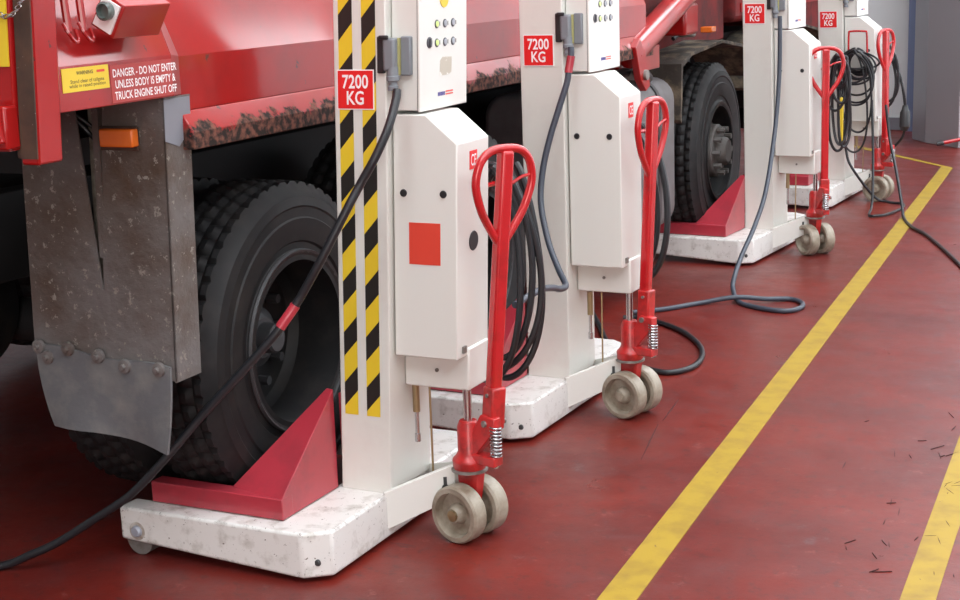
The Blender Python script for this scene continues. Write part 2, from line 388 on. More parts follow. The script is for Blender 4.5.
# body side: profile (local x, z), extruded along the lorry
def prof_y(a, prof, y0, y1): a.prism(prof, 'y', y0, y1)
a = MB()
prof_y(a, [(.03, 1.345), (.03, 1.492), (-.075, 1.74), (-.075, 3.1), (-.12, 3.1), (-.12, 1.345)], -.60, 3.3)
a.build('body_side', m_truck, truck, .004, smooth=False)
a = MB(); prof_y(a, [(.03, 1.346), (.066, 1.290), (.066, 1.244), (-.10, 1.244), (-.10, 1.346)], -.58, 3.3); a.build('body_rail', m_rail, truck, .003)
a = MB(); a.box(-2.45, -2.38, -1.0, 3.3, 1.24, 3.1); a.box(-2.4, -.1, 3.24, 3.3, 1.24, 3.1); a.box(-2.4, -.1, -1.1, -1.05, 1.3, 3.1); a.box(-2.4, -.1, -1.05, 3.24, 3.04, 3.1)
a.build('load_body', m_truckdirty, truck)
a = MB(); a.cyl((0.031, 0.10, 1.515), .008, 0, .012, 'x', 12); a.build('plug_hole', m_seam, truck) if False else a.bm.free()
# tail section with the notices
a = MB()
prof_y(a, [(.052, 1.392), (.052, 1.500), (-.04, 1.75), (-.04, 3.1), (-.12, 3.1), (-.12, 1.392)], -1.16, -.635)
a.hull([(.052, -.635, 1.392), (.052, -.635, 1.5), (-.04, -.635, 1.75), (-.12, -.635, 1.75), (-.12, -.635, 1.392), (.03, -.570, 1.392), (.03, -.570, 1.492), (-.075, -.570, 1.74), (-.12, -.570, 1.74), (-.12, -.570, 1.392)])
a.box(-.08, -.055, -.7, -.55, 1.74, 3.1)
ts = a.build('tail_side', m_truck, truck, .003, smooth=False)
# corner post
def tail_shear(o, k=.06, z0=1.3):
    for v in o.data.vertices: v.co.x += k*(v.co.z-z0)
a = MB(); a.box(.036, .088, -1.213, -1.128, 1.285, 3.1); po = a.build('corner_post', m_truck, truck, .006)
a = MB(); a.box(.038, .086, -1.2155, -1.211, 1.30, 3.0); we = a.build('shaded_worn_face', m_brown, po)  # chipped brown rear face of the post, its shadow put into the colour
a = MB(); a.box(.024, .038, -1.212, -1.11, 1.30, 3.1); pc = a.build('post_channel', m_brown, truck, .003)
a = MB(); a.box(.080, .0892, -1.214, -1.195, 1.462, 1.535); a.build('latch_slot', m_seam, po)
a = MB(); a.box(.088, .095, -1.194, -1.155, 1.458, 1.545); a.build('latch_plate', m_truck, po, .003)
# tail door
td = MB(); td.box(-2.3, .035, -1.225, -1.19, 1.32, 3.0)
td = td.build('tail_door', m_truck, truck, .006)
a = MB(); a.box(-.35, .028, -1.229, -1.2245, 1.512, 2.6); yp_ = a.build('yellow_panel', m_yel, td)
for o_ in (po, we, pc, td, yp_): tail_shear(o_)
a = MB(); a.box(-.10, .044, -1.262, -1.215, 1.325, 1.425); a.prism([(-.06, 1.34), (-.02, 1.432), (.025, 1.425), (.040, 1.34)], 'y', -1.28, -1.255); la = a.build('door_latch', m_truck, td, .006)
a = MB(); a.tube(spline([(.005, -1.288, 1.415), (-.01, -1.292, 1.38), (.01, -1.292, 1.350), (.03, -1.292, 1.38), (.023, -1.288, 1.41)]), .005); a.build('latch_ring', m_brown, la)
a = MB()
for i in range(9):
    t = i/8; c = Vector((.035+.075*t, -1.235+.0*t, 1.628+.040*t - .020*math.sin(PI*t)))
    u = Vector((.9, .1, .4)).normalized(); v_ = Vector((0, 1, 0)) if i % 2 else Vector((-.5, 0, .8))
    a.tube([c+u*.0085*math.cos(k*PI/5)+v_*.005*math.sin(k*PI/5) for k in range(10)], .0016, 6, True)
a.build('chain', m_steel, truck)
# two lowered pin rods on the tail side
for yy in (-1.040, -.985):
    a = MB(); a.tube([(.062, yy, 1.58), (.055, yy, 1.68), (.040, yy, 2.0)], .0095)
    ro = a.build('pin_rod', m_truck, truck)
    a = MB(); a.tube(spline([(.058, yy-.012, 1.60), (.070, yy-.008, 1.575), (.074, yy+.008, 1.556), (.072, yy+.022, 1.560), (.064, yy+.022, 1.585)]), .0045, 8); a.build('rod_clip', m_truck, ro)
# work light box
Ry = Matrix.Translation((.092, .022, 1.613)) @ Matrix.Rotation(math.radians(-60), 4, 'Y')
a = MB(); a.X = Ry; a.box(-.045, .045, -.950, -.765, -.036, .036); lb = a.build('lamp_housing', m_truck, truck, .003)
a = MB(); a.X = Ry; a.box(-.037, .037, -.956, -.949, -.028, .028); a.build('lamp_plate', m_signw, lb)
a = MB(); a.X = Ry; a.lathe([(.021, -.950), (.023, -.972), (.018, -.976), (.015, -.962), (0, -.960)], 'y', (.012, 0, 0), 24); a.build('lamp_lens', m_glass, lb)
for yy in (-.93, -.86, -.76):
    a = MB(); a.X = Ry; a.cyl((.040, yy, .0365), .004, 0, .003, 'z', 8); a.build('screw', m_steel, lb)
# notices
a = MB(); a.box(.0521, .0535, -1.068, -.895, 1.437, 1.494); wl = a.build('warning_label', m_yel, truck)
wl['label'] = 'yellow warning sticker with small black text'
text('WARNING', 'lettering', FX(.0538, -.985, 1.481), .062, .009, m_blk, wl, .02)
text('Stand clear of tailgate\nwhile in raised position', 'lettering', FX(.0538, -.977, 1.455), .135, .022, m_blk, wl, .0)
a = MB(); a.box(.0536, .0539, -.94, -.91, 1.478, 1.484); a.build('hand_symbol', m_orange, wl)
dn = text('DANGER - DO NOT ENTER\nUNLESS BODY IS EMPTY &\nTRUCK ENGINE SHUT OFF', 'danger_lettering', FX(.0535, -.748, 1.442), .262, .076, m_signw, truck, .012, line=1.0)
a = MB(); a.box(.0521, .0530, -.888, -.636, 1.397, 1.490); a.build('danger_label', mat('faded_red_label', (.40, .045, .04), .45), truck)
# mudguard behind the rear wheels: plate, side flange, cut slot, rubber flap with bolts
mg = MB()
def plate(a, poly, y0=-.66, t=.006): a.prism(poly, 'y', y0, y0+t)
plate(mg, [(-.49, 1.22), (-.49, .660), (-.235, .642), (-.235, .86), (-.300, 1.39), (-.47, 1.39)])
plate(mg, [(-.200, 1.39), (-.232, .86), (-.235, .86), (-.235, .642), (0, .615), (0, 1.39)])
mg.box(-.243, -.222, -.655, -.63, .95, 1.36)
mg.box(-.005, .0, -.66, -.545, .612, 1.385); mg.box(-.49, -.0, -.66, -.54, 1.385, 1.39)
mg = mg.build('mudguard', m_guard, truck)
a = MB(); a.box(-.30, -.20, -.600, -.590, .84, 1.36); a.build('backing_plate', m_caked2, mg)
a = MB(); a.prism([(-.545, 1.385), (-.66, 1.385), (-.66, 1.275), (-.60, 1.255), (-.545, 1.30)], 'x', .0005, .002)
a.build('painted_flange_sheen', mat('flange_sheen_grey', (.22, .23, .26), .5), mg)  # reflection on the upper flange, painted as a paler bluish patch
a = MB(); a.tube(spline([(-.30, -.63, 1.34), (-.26, -.60, 1.28), (-.22, -.62, 1.25)]), .007); a.tube(spline([(-.29, -.64, 1.35), (-.24, -.61, 1.30), (-.21, -.63, 1.27)]), .005); a.build('brake_hose', m_cab, truck)
# flap
a = MB(); nx_, nz_ = 14, 8; grid = []
for j in range(nz_+1):
    row = []
    for i in range(nx_+1):
        s_ = i/nx_; t = j/nz_
        xl, xr = -.475+.05*t*t+.0*t, -.012-.018*t*t
        zb = .455-.005*s_ - .065*max(0, s_-.35)**1.2; zt = .690-.035*s_+.006*math.sin(9*s_)
        z = zt+(zb-zt)*t; x = xl+(xr-xl)*s_
        y = -.672-.030*t*t*math.sin(2.2*s_*PI)*.5-.012*t
        row.append((x, y, z))
    grid.append(row)
V1 = [[a.v(p) for p in r] for r in grid]; V2 = [[a.v((p[0], p[1]+.009, p[2])) for p in r] for r in grid]
for j in range(nz_):
    for i in range(nx_):
        a._f([V1[j][i], V1[j+1][i], V1[j+1][i+1], V1[j][i+1]]); a._f([V2[j][i], V2[j][i+1], V2[j+1][i+1], V2[j+1][i]])
for j in range(nz_): a._f([V1[j][0], V2[j][0], V2[j+1][0], V1[j+1][0]]); a._f([V1[j][-1], V1[j+1][-1], V2[j+1][-1], V2[j][-1]])
for i in range(nx_): a._f([V1[0][i], V1[0][i+1], V2[0][i+1], V2[0][i]]); a._f([V1[-1][i], V2[-1][i], V2[-1][i+1], V1[-1][i+1]])
fl = a.build('rubber_flap', m_flap, truck)
for x, z in ((-.455, .685), (-.425, .655), (-.35, .685), (-.245, .672), (-.155, .650), (-.04, .650)):
    a = MB(); a.lathe([(0, -.692), (.007, -.692), (.009, -.683), (.019, -.681), (.021, -.670)], 'y', (x, 0, z), 16); a.build('bolt', m_guard, fl)
tail_shear(mg, .038, .62)
for v_ in mg.data.vertices: v_.co.x += .006
for c_ in mg.children:
    tail_shear(c_, .038, .62)
    for v_ in c_.data.vertices: v_.co.x += .006
for v_ in fl.data.vertices: v_.co.x += .008
# amber marker light
a = MB(); a.box(-.155, -.045, -.70, -.67, 1.262, 1.310); am = a.build('marker_lamp', m_amber, truck, .005)
am['label'] = 'amber rectangular side lamp'
a = MB(); a.box(-.175, -.05, -.672, -.661, 1.25, 1.315); a.build('lamp_bracket', m_brown, truck, .003)
# air tank at the rear left
a = MB(); a.lathe([(0, -.02), (.10, 0), (.19, .05), (.22, .12), (.22, .75), (.19, .8), (0, .82)], 'x', (-1.85, -.28, .66), 40); at_ = a.build('air_tank', m_rim, truck)
a = MB(); a.lathe([(.222, .10), (.229, .10), (.229, .15), (.222, .15)], 'x', (-1.25, -.28, .66), 40); a.build('tank_strap', m_rimedge, at_)
a = MB(); a.cyl((-1.0, -.36, .62), .03, 0, .03, 'x', 16); a.build('drain_plug', m_rimedge, at_)
# fuel tank ahead of the second lift
a = MB()
pr = []
for cx, cz, a0 in ((-.10, .98, 0), (-.50, .98, 90), (-.50, .42, 180), (-.10, .42, 270)):
    for k in range(7):
        t = math.radians(a0+k*15); pr.append((cx+.12*math.cos(t), cz+.12*math.sin(t)))
a.prism(pr, 'y', 2.75, 3.80); ft = a.build('fuel_tank', m_greyt, truck, .03, seg=4)
a = MB()
a.prism([(p[0]*1.0+(.006 if p[0] > -.3 else -.006), p[1]+(.006 if p[1] > .7 else -.006)) for p in pr], 'y', 3.50, 3.54); a.build('tank_strap', m_dark, ft, .002)
a = MB(); a.tube(spline([(-.05, 2.9, 1.17), (.02, 3.2, 1.17), (.0, 3.42, 1.12), (-.06, 3.5, 1.17)]), .022); a.build('breather_hose', m_cab, ft)
# diagonal ram and its bracket
a = MB()
p0, p1 = Vector((.02, 3.06, 1.255)), Vector((.02, 4.25, 1.60)); a.tube([p0, p1], .066, 24); rm = a.build('ram_tube', m_truck, truck, .004)
a = MB(); a.prism([(2.98, 1.30), (3.05, 1.34), (3.16, 1.22), (3.19, 1.10), (3.13, 1.08), (3.05, 1.14)], 'x', -.05, -.02); a.prism([(2.98, 1.30), (3.05, 1.34), (3.16, 1.22), (3.19, 1.10), (3.13, 1.08), (3.05, 1.14)], 'x', .05, .085)
a.build('ram_bracket', m_truck, rm, .004)
a = MB(); a.cyl((0, 3.11, 1.16), .026, -.06, .10, 'x', 16); a.build('pivot_pin', m_dsteel, rm)
a = MB(); a.box(-.25, .0, 3.36, 3.60, 1.16, 1.28); a.box(-.2, -.05, 3.45, 3.52, 1.28, 1.45); a.build('mounting_bracket', m_truck, truck, .005)
# boxes and cab parts above the front wheel
a = MB(); a.box(-.14, .01, 4.02, 4.26, 1.30, 1.47); a.build('control_cover', m_truck, truck, .015)
a = MB(); a.box(-.5, -.22, 3.35, 5.58, 1.20, 3.0); a.build('cab_back_panel', m_truckdk, truck, .01)
a = MB(); a.box(-.9, -.45, 3.9, 5.6, .62, 1.2); a.box(-.9, -.45, 6.0, 7.5, .62, 1.2); a.build('dark_liner', m_chassis, truck)  # black boxes added to keep the space under the front mudguards dark
a = MB(); a.box(-.18, -.08, 4.46, 4.52, 1.27, 1.45); a.box(-.18, -.12, 4.36, 4.40, 1.3, 1.5); a.build('pipe_stack', m_dsteel, truck, .01)
a = MB(); a.box(-.10, -.03, 4.66, 4.75, 1.285, 1.318); am2 = a.build('marker_lamp', m_amber, truck, .005); am2['label'] = 'small amber lamp above the front mudguard'
a = MB(); a.tube(spline([(-.15, 4.3, 1.27), (-.12, 4.42, 1.31), (-.14, 4.52, 1.28), (-.16, 4.62, 1.33)]), .012); a.build('cable_loom', m_cab, truck)
# front mudguard arch
def arch(yc, name, m):
    a = MB(); P = [(-.84, -.26), (-.80, .02), (-.70, .065), (.0, .095), (.55, .045), (.80, -.2)]
    P = [(-.82, -.30), (-.79, 0), (-.62, .05), (0, .085), (.50, .03), (.74, -.16)]
    O = [(yc+p[0], 1.155+p[1]) for p in P]; I = [(yc+p[0]*.97, 1.155+p[1]-.02) for p in P]
    a.prism(O+I[::-1], 'x', -.34, .01); return a.build(name, m, truck, .003)
arch(4.74, 'front_mudguard', m_caked); arch(6.79, 'front_mudguard', m_caked)
# cab
a = MB(); a.prism([(5.6, 1.30), (5.6, 3.0), (8.3, 3.0), (8.6, 2.2), (8.6, .75), (7.7, .75), (7.6, 1.28)], 'x', -2.4, -.16); a.build('cab', m_truckdk, truck, .04)
a = MB(); a.prism([(6.1, 1.95), (6.15, 2.7), (7.4, 2.7), (7.7, 1.95)], 'x', -.165, -.15); a.build('cab_window', m_dark, truck, .01)
a = MB(); a.box(-.158, -.15, 5.75, 8.3, 1.36, 1.42); a.build('cab_stripe', m_truck, truck)

# ------------------------------------------------------------------ the column lifts
CW, CD = .173, .256; YC = CD/2
LIFTS = [(-2.473, 3.65, .034, .0412), (-2.498, 5.02, .015, .002), (-2.725, 8.391, -.039, -.0166), (-2.835, 10.438, -.009, -.0311)]
LAB = ['white column lift with black and yellow hazard stripes, nearest the camera',
       'second white column lift from the camera, plain post with red weight sign',
       'third white column lift from the camera, with wide-turned red handle and cable dropping to floor',
       'farthest white column lift, hung with coils of black cable']
PH = [76, 76, 52, 84]   # heading of the wheel axle
HH = [62, 80, 30, 72]   # heading of the hand loop
POLE = [((.456, .12, .44), (.492, .12, 1.192)), ((.438, .12, .45), (.475, .12, 1.205)), ((.437, .12, .40), (.449, .12, 1.187)), ((.425, .12, .40), (.439, .12, 1.185))]
SIGNZ = [1.366, 1.392, 1.389, 1.266]; SIGNX = [.073, .077, .074, .073]
def wpt(i, p):
    x, y, a, l = LIFTS[i]; X = p[0]+l*p[2]; c, s_ = math.cos(a), math.sin(a)
    return (x+X*c-p[1]*s_, y+X*s_+p[1]*c, p[2])
def edge_wear(m, col):
    nt = m.node_tree; N = nt.nodes; L = nt.links; b = N['Principled BSDF']
    bv = N.new('ShaderNodeBevel'); bv.inputs['Radius'].default_value = .014; bv.samples = 4
    g = N.new('ShaderNodeNewGeometry'); d = N.new('ShaderNodeVectorMath'); d.operation = 'DOT_PRODUCT'
    L.new(bv.outputs['Normal'], d.inputs[0]); L.new(g.outputs['Normal'], d.inputs[1])
    e = N.new('ShaderNodeMapRange'); e.inputs['From Min'].default_value = .995; e.inputs['From Max'].default_value = .93; L.new(d.outputs['Value'], e.inputs['Value'])
    tc = N.new('ShaderNodeTexCoord'); n = N.new('ShaderNodeTexNoise'); n.inputs['Scale'].default_value = 22; n.inputs['Detail'].default_value = 8; n.inputs['Roughness'].default_value = .8
    L.new(tc.outputs['Object'], n.inputs['Vector'])
    t = N.new('ShaderNodeMapRange'); t.inputs['From Min'].default_value = .52; t.inputs['From Max'].default_value = .58; L.new(n.outputs['Fac'], t.inputs['Value'])
    mu = N.new('ShaderNodeMath'); mu.operation = 'MULTIPLY'; L.new(e.outputs[0], mu.inputs[0]); L.new(t.outputs[0], mu.inputs[1])
    mx = N.new('ShaderNodeMix'); mx.data_type = 'RGBA'; L.new(mu.outputs[0], mx.inputs['Factor']); L.new(b.inputs['Base Color'].links[0].from_socket, mx.inputs['A']); mx.inputs['B'].default_value = (*col, 1)
    L.new(mx.outputs['Result'], b.inputs['Base Color'])
edge_wear(m_base, (.10, .06, .045))
def shear(o, lean, dz):
    if o.type == 'MESH':
        for v in o.data.vertices: v.co.x += lean*(v.co.z+dz); v.co.z += dz
    for c_ in o.children: shear(c_, lean, dz)
DZ = [.002, .011, .001, -.014]
def lift(i):
    lx, ly, an, lean = LIFTS[i]
    r = thing('column_lift', LAB[i], 'vehicle lift', (lx, ly, 0), (0, 0, an), 'mobile column lifts standing along the lorry')
    up = None
    # base frame
    a = MB(); yn, yf = -.385, CD+.385; z0, z1 = .022, .150
    out = [(-.545, yn+.085), (-.545, yn), (.10, yn), (.172, yn+.055), (.172, yf-.055), (.10, yf), (-.545, yf), (-.545, yf-.085), (-.02, yf-.085), (-.02, yn+.085)]
    a.prism(out, 'z', z0, z1)
    for v_ in a.bm.verts:
        if v_.co.z < .1: v_.co.z = .014+max(0, (.10-v_.co.x))*.052
    b = a.build('base_frame', m_base, r, .009, seg=3)
    if i < 3:
        for yy in (yn, ):
            a = MB(); a.lathe([(0, yy-.012), (.013, yy-.012), (.017, yy-.008), (.019, yy+.002)], 'y', (-.482, 0, .080), 20); a.build('axle_bolt', m_bolt, b)
            a = MB(); a.lathe([(0, yy-.001), (.028, yy-.001), (.030, yy+.002)], 'y', (-.482, 0, .080), 20); a.build('rust_ring', m_brownl, b)
            a = MB(); a.cyl((-.485, 0, .048), .047, yy+.012, yy+.075, 'y', 28); a.build('roller', m_dsteel, b)
    a = MB(); a.lathe([(0, -.006), (.008, -.006), (.011, 0)], 'y', (.135, yn+.028, .06), 12); a.build('hole_plug', m_seam, b)
    # tow arms
    for sgn in (1, -1):
        a = MB()
        yy = lambda y: y if sgn == 1 else CD-y
        q = [(.168, -.020, .040, .158), (.342, .108, .122, .228)]
        (xa, ya, zb, zt), (xb, yb, zb2, zt2) = q
        o_ = .012
        a.hull([(xa, yy(ya), zb), (xa, yy(ya), zt), (xb, yy(yb) if sgn == 1 else yy(yb), zb2), (xb, yy(yb), zt2),
                (xa-o_, yy(ya+o_), zb), (xa-o_, yy(ya+o_), zt), (xb-o_, yy(yb+o_), zb2), (xb-o_, yy(yb+o_), zt2)])
        ar = a.build('tow_arm', m_white2, r, .002)
        if sgn == 1:
            a = MB(); t = .86; X = xa+(xb-xa)*t+.0015; Y = ya+(yb-ya)*t-.002
            a.X = Matrix.Translation((X, Y, .168)) @ Matrix.Rotation(math.atan2(yb-ya, xb-xa), 4, 'Z')
            a.cyl((0, 0, -.010), .011, -.002, .002, 'y', 16); a.box(-.005, .005, -.002, .002, -.008, .024); a.build('keyhole', m_seam, ar)
    # column
    a = MB()
    a.prism([(0, 0), (CW, 0), (CW, CD), (0, CD), (0, CD-.04), (.03, CD-.04), (.03, .04), (0, .04)], 'z', .148, 2.35)
    c = a.build('column', m_white, r, .005, rot=up, seg=3)
    a = MB(); a.box(-.0, CW, 0, CD, 2.35, 2.38); a.build('column_cap', m_white, c, .004)
    # load sign
    a = MB(); sx, sz = SIGNX[i], SIGNZ[i]; a.box(sx-.061, sx+.061, -.003, -.0005, sz-.057, sz+.057); sg = a.build('load_sign', m_signw, c)
    a = MB(); a.box(sx-.058, sx+.058, -.0036, -.003, sz-.054, sz+.054); a.build('red_field', m_sign, sg)
    text('7200\nKG', 'lettering', FY(sx, -.0040, sz), .086, .086, m_signw, sg, .02, line=.86)
    if i == 0:
        for x0, x1 in ((.018, .064), (.094, .140)):
            a = MB(); per, zb, zt = .1555, .39, 2.2; sl = .052
            y = -.0012
            # yellow tape with slanted black bands, one strip
            def band(zl0, zl1, mi):
                a.mi = mi
                zs = [max(zb, min(zt, q)) for q in (zl0, zl1)]
                vs = [(x0, y, max(zb, min(zt, zl0))), (x1, y, max(zb, min(zt, zl0+sl))), (x1, y, max(zb, min(zt, zl1+sl))), (x0, y, max(zb, min(zt, zl1)))]
                if abs(vs[0][2]-vs[3][2]) < 1e-5 and abs(vs[1][2]-vs[2][2]) < 1e-5: return
                uniq = []
                for p in vs:
                    if not uniq or (Vector(p)-Vector(uniq[-1])).length > 1e-5: uniq.append(p)
                if (Vector(uniq[0])-Vector(uniq[-1])).length < 1e-5: uniq.pop()
                if len(uniq) > 2: a._f([a.v(p) for p in uniq])
            z = .415-per*2+ (0 if x0 < .05 else -.010)
            while z < zt:
                band(z, z+.074, 1); band(z+.074, z+per, 0); z += per
            a.build('hazard_strip', [m_yel, m_blk], c, smooth=False, recalc=False)
    # carriage with wheel forks
    a = MB()
    for sgn in (1, -1):
        Y = lambda y: y if sgn == 1 else CD-y
        e = .006
        a = MB(); a.box(-.47, -.0, *sorted((Y(-.318), Y(-.262))), .153, .217)
        fk = a.build('fork_arm', m_fork, r, .003)
        a = MB(); a.hull([(-.001, Y(-.008), .465), (-.028, Y(.0), .465), (-.001, Y(-.317), .2165), (-.205, Y(-.275), .2165), (-.001, Y(-.317), .154), (-.001, Y(-.008), .154), (-.09, Y(-.262), .154), (-.03, Y(.0), .154)])
        a.build('gusset', m_fork, fk, .002)
    a = MB(); a.box(-.014, -.002, .04, CD-.04, .155, .44); a.build('carriage_plate', m_fork, fk, .003)
    # lower housing and motor cover
    a = MB(); a.box(CW+.001, .392, .090, CD-.03, .468, .60); lh = a.build('lower_housing', m_white2, r, .006, rot=up)
    a = MB(); a.cyl((.285, 0, .525), .006, .086, .092, 'y', 12); a.build('bolt', m_dsteel, lh)
    a = MB(); a.prism([(CW+.006, .578), (.385, .578), (.385, 1.211), (.285, 1.292), (CW+.006, 1.292)], 'y', .024, CD-.024)
    cv = a.build('motor_cover', m_white2, r, .004, rot=up)
    for x in (.212, .341):
        a = MB(); a.lathe([(0, .0205), (.010, .0205), (.0115, .024)], 'y', (x, 0, 1.066), 18); a.build('cover_screw', m_dark, cv)
    if i == 0:
        a = MB(); a.box(.230, .332, .0225, .0238, .858, .981); a.build('red_square_sticker', m_orange, cv)
        a = MB(); a.X = Matrix.Translation((.3855, .130, .916)); a.lathe([(0, .002), (.028, .002), (.0295, .0)], 'x', (0, 0, 0), 28); a.build('round_opening', m_dark, cv)
    a = MB(); a.box(.3852, .3865, .104, .151, 1.127, 1.181); ce = a.build('ce_label', m_sign, cv)
    text('CE', 'lettering', FX(.3868, .1275, 1.154), .034, .034, m_signw, ce, .01)
    a = MB(); a.box(.3852, .392, .055, .075, .592, .612); a.build('cover_catch', m_dsteel, cv)
    # control box
    a = MB(); a.box(CW+.002, .258, .030, .322, 1.302, 2.02); cb = a.build('control_box', m_white2, r, .003, rot=up)
    a = MB(); a.box(.2585, .2660, .026, .326, 1.298, 2.024); dr = a.build('box_door', m_white2, cb, .003)
    a = MB(); a.box(.2575, .2588, .028, .324, 1.300, 2.022); a.build('door_seal', m_seam, cb)
    a = MB(); a.box(.245, .262, .325, .332, 1.40, 1.47); a.build('hinge', m_plast, cb)
    for row, z in enumerate((1.540, 1.487)):
        for k, y in enumerate((.132, .183, .234)):
            a = MB(); a.lathe([(.0125, .266), (.0125, .2672), (.0105, .2680), (0, .2680)], 'x', (0, y, z), 20); rg = a.build('push_button', m_ring, dr)
            a = MB(); a.lathe([(.0088, .2681), (.0080, .2695), (0, .2695)], 'x', (0, y, z), 20)
            a.build('button_cap', m_green if k == 0 else m_plast2, rg)
            a = MB(); a.box(.2661, .2664, y+.017, y+.021, z-.006, z+.006); a.build('button_mark', m_seam, dr)
    a = MB(); a.lathe([(.016, .266), (.016, .268), (.013, .269), (0, .269)], 'x', (0, .086, 1.490), 22); a.box(.269, .273, .082, .090, 1.478, 1.502); a.build('key_switch', m_ring, dr)
    a = MB(); a.lathe([(.027, .266), (.027, .268), (0, .268)], 'x', (0, .178, 1.612), 28); ys = a.build('emergency_stop', m_yel, dr)
    a = MB(); a.lathe([(.008, .268), (.008, .271), (0, .272)], 'x', (0, .178, 1.624), 16); a.build('stop_mark', m_navy, ys)
    if i == 0:
        a = MB(); a.prism([(.149, 1.392), (.152, 1.435), (.168, 1.445), (.226, 1.442), (.224, 1.398), (.205, 1.392)], 'x', .2661, .2665); a.build('worn_sticker', m_stick, dr)
    a = MB()
    for k in range(5): a.box(.2661, .2665, .137+k*.0092, .1445+k*.0092, 1.334, 1.345)
    a.build('maker_mark', m_navy, dr)
    a = MB(); a.box(.2661, .2665, .186, .234, 1.342, 1.346); a.box(.2661, .2665, .186, .234, 1.334, 1.338); a.build('maker_bars', m_orange, dr)
    # socket and plug on the near side of the box
    so = MB(); so.box(.212, .244, .012, .030, 1.402, 1.512); so = so.build('power_socket', m_plast, cb, .004)
    a = MB(); a.box(.207, .213, .004, .028, 1.405, 1.508); a.build('socket_gasket', m_gask, so)
    a = MB(); a.box(.170, .208, -.016, .026, 1.416, 1.508); pl = a.build('plug', m_plast, cb, .008, seg=3)
    a = MB(); a.box(.148, .171, -.010, .026, 1.410, 1.514); a.box(.158, .190, -.020, -.012, 1.505, 1.517); a.build('plug_cap', m_dark, pl, .004)
    a = MB(); a.lathe([(0, 1.428), (.015, 1.428), (.016, 1.404), (.019, 1.402), (.019, 1.390), (.013, 1.386), (.013, 1.376), (.016, 1.374), (.015, 1.362), (0, 1.362)], 'z', (.196, -.002, 0), 18); a.build('cable_gland', m_plast, pl)
    # screw and rods under the housing
    a = MB(); a.cyl((.214, .12, 0), .011, .38, .47, 'z', 16); a.build('brass_nut', m_brass, r)
    a = MB(); a.cyl((.214, .12, 0), .0065, .29, .40, 'z', 12); a.cyl((.214, .12, 0), .009, .285, .31, 'z', 12); a.build('screw_rod', m_steel, r)
    a = MB(); a.cyl((.262, .12, 0), .0035, .16, .47, 'z', 8); a.build('brake_rod', m_brass, r)
    # pump unit
    px, py = (.388, .375, .378, .365)[i], .12; ph = math.radians(PH[i]); ax = Vector((math.cos(ph), math.sin(ph), 0)); fw = Vector((math.sin(ph), -math.cos(ph), 0))
    PX = Matrix.Translation((px, py, 0)) @ Matrix(((ax.x, fw.x, 0, 0), (ax.y, fw.y, 0, 0), (0, 0, 1, 0), (0, 0, 0, 1)))   # local x = axle, y = towards handle
    a = MB(); a.X = PX
    a.lathe([(0, .205), (.040, .205), (.050, .225), (.052, .25), (.040, .262), (.034, .275), (.034, .352), (.026, .372), (0, .372)], 'z', (0, 0, 0), 24)
    a.box(-.022, .022, .02, .115, .245, .275)
    a.prism([(.03, .26), (.115, .36), (.115, .395), (.06, .40), (.02, .33)], 'x', -.016, .016)
    pu = a.build('pump_body', m_redpump, r, .004)
    a = MB(); a.X = PX; a.lathe([(.049, .212), (.056, .214), (.056, .220), (.049, .222)], 'z', (0, 0, 0), 24); a.build('turntable', m_dsteel, pu)
    a = MB(); a.cyl((px, py, 0), .013, .37, .47+DZ[i], 'z', 18); a.build('piston_rod', m_steel, pu)
    a = MB(); a.X = PX
    a.hull([(-.018, -.035, .21), (.018, -.035, .21), (-.018, .045, .21), (.018, .045, .21), (-.013, -.022, .06), (.013, -.022, .06), (-.013, .022, .06), (.013, .022, .06)])
    a.cyl((0, (-.004, .008, .006, .01)[i], .09), .014, -.07, .07, 'x', 14); a.build('wheel_fork', m_redpump, pu, .003)
    for s_ in (-1, 1):
        a = MB(); a.X = PX; x = .052*s_
        pr = [(0, x-.022), (.021, x-.030), (.026, x-.024), (.034, x-.003), (.064, x-.003), (.070, x-.030), (.084, x-.029), (.0895, x-.022), (.0895, x+.022), (.084, x+.029), (.070, x+.030), (.064, x+.003), (.034, x+.003), (.026, x+.024), (.021, x+.030), (0, x+.022)]
        a.lathe(pr, 'x', (0, (-.004, .008, .006, .01)[i], .0900), 44); wh = a.build('steel_wheel', m_wheel, pu)
        a = MB(); a.X = PX; a.lathe([(.018, x+s_*.026), (.017, x+s_*.035), (0, x+s_*.036)], 'x', (0, (-.004, .008, .006, .01)[i], .0900), 18); a.build('axle_cap', m_brass if i == 0 else m_wheel, wh)
    # spring
    a = MB(); a.X = PX; a.tube([(.017*math.cos(t*.5), .106+.017*math.sin(t*.5), .275+.095*t/110) for t in range(111)], .0028, 6); a.build('return_spring', m_steel, pu)
    a = MB(); a.X = PX; a.cyl((0, .106, 0), .009, .24, .38, 'z', 12); a.build('pump_plunger', m_steel, pu)
    # handle bracket, pole and loop
    p0, p1 = Vector(POLE[i][0]), Vector(POLE[i][1]); p0 += Vector((lean*p0.z, 0, 0)); p1 += Vector((lean*p1.z, 0, 0))
    d = (p1-p0).normalized()
    hh = math.radians(HH[i]); hx = Vector((math.cos(hh), math.sin(hh), 0)); zax = d; xax = (hx - zax*hx.dot(zax)).normalized(); yax = zax.cross(xax)
    HX = Matrix(((xax.x, yax.x, zax.x, p0.x), (xax.y, yax.y, zax.y, p0.y), (xax.z, yax.z, zax.z, p0.z), (0, 0, 0, 1))); ln = (p1-p0).length
    a = MB(); a.X = HX; a.box(-.026, .026, -.030, .020, -.085, .045); a.box(-.034, .034, -.022, .008, -.075, -.055)
    hb = a.build('handle_bracket', m_redpump, r, .006)
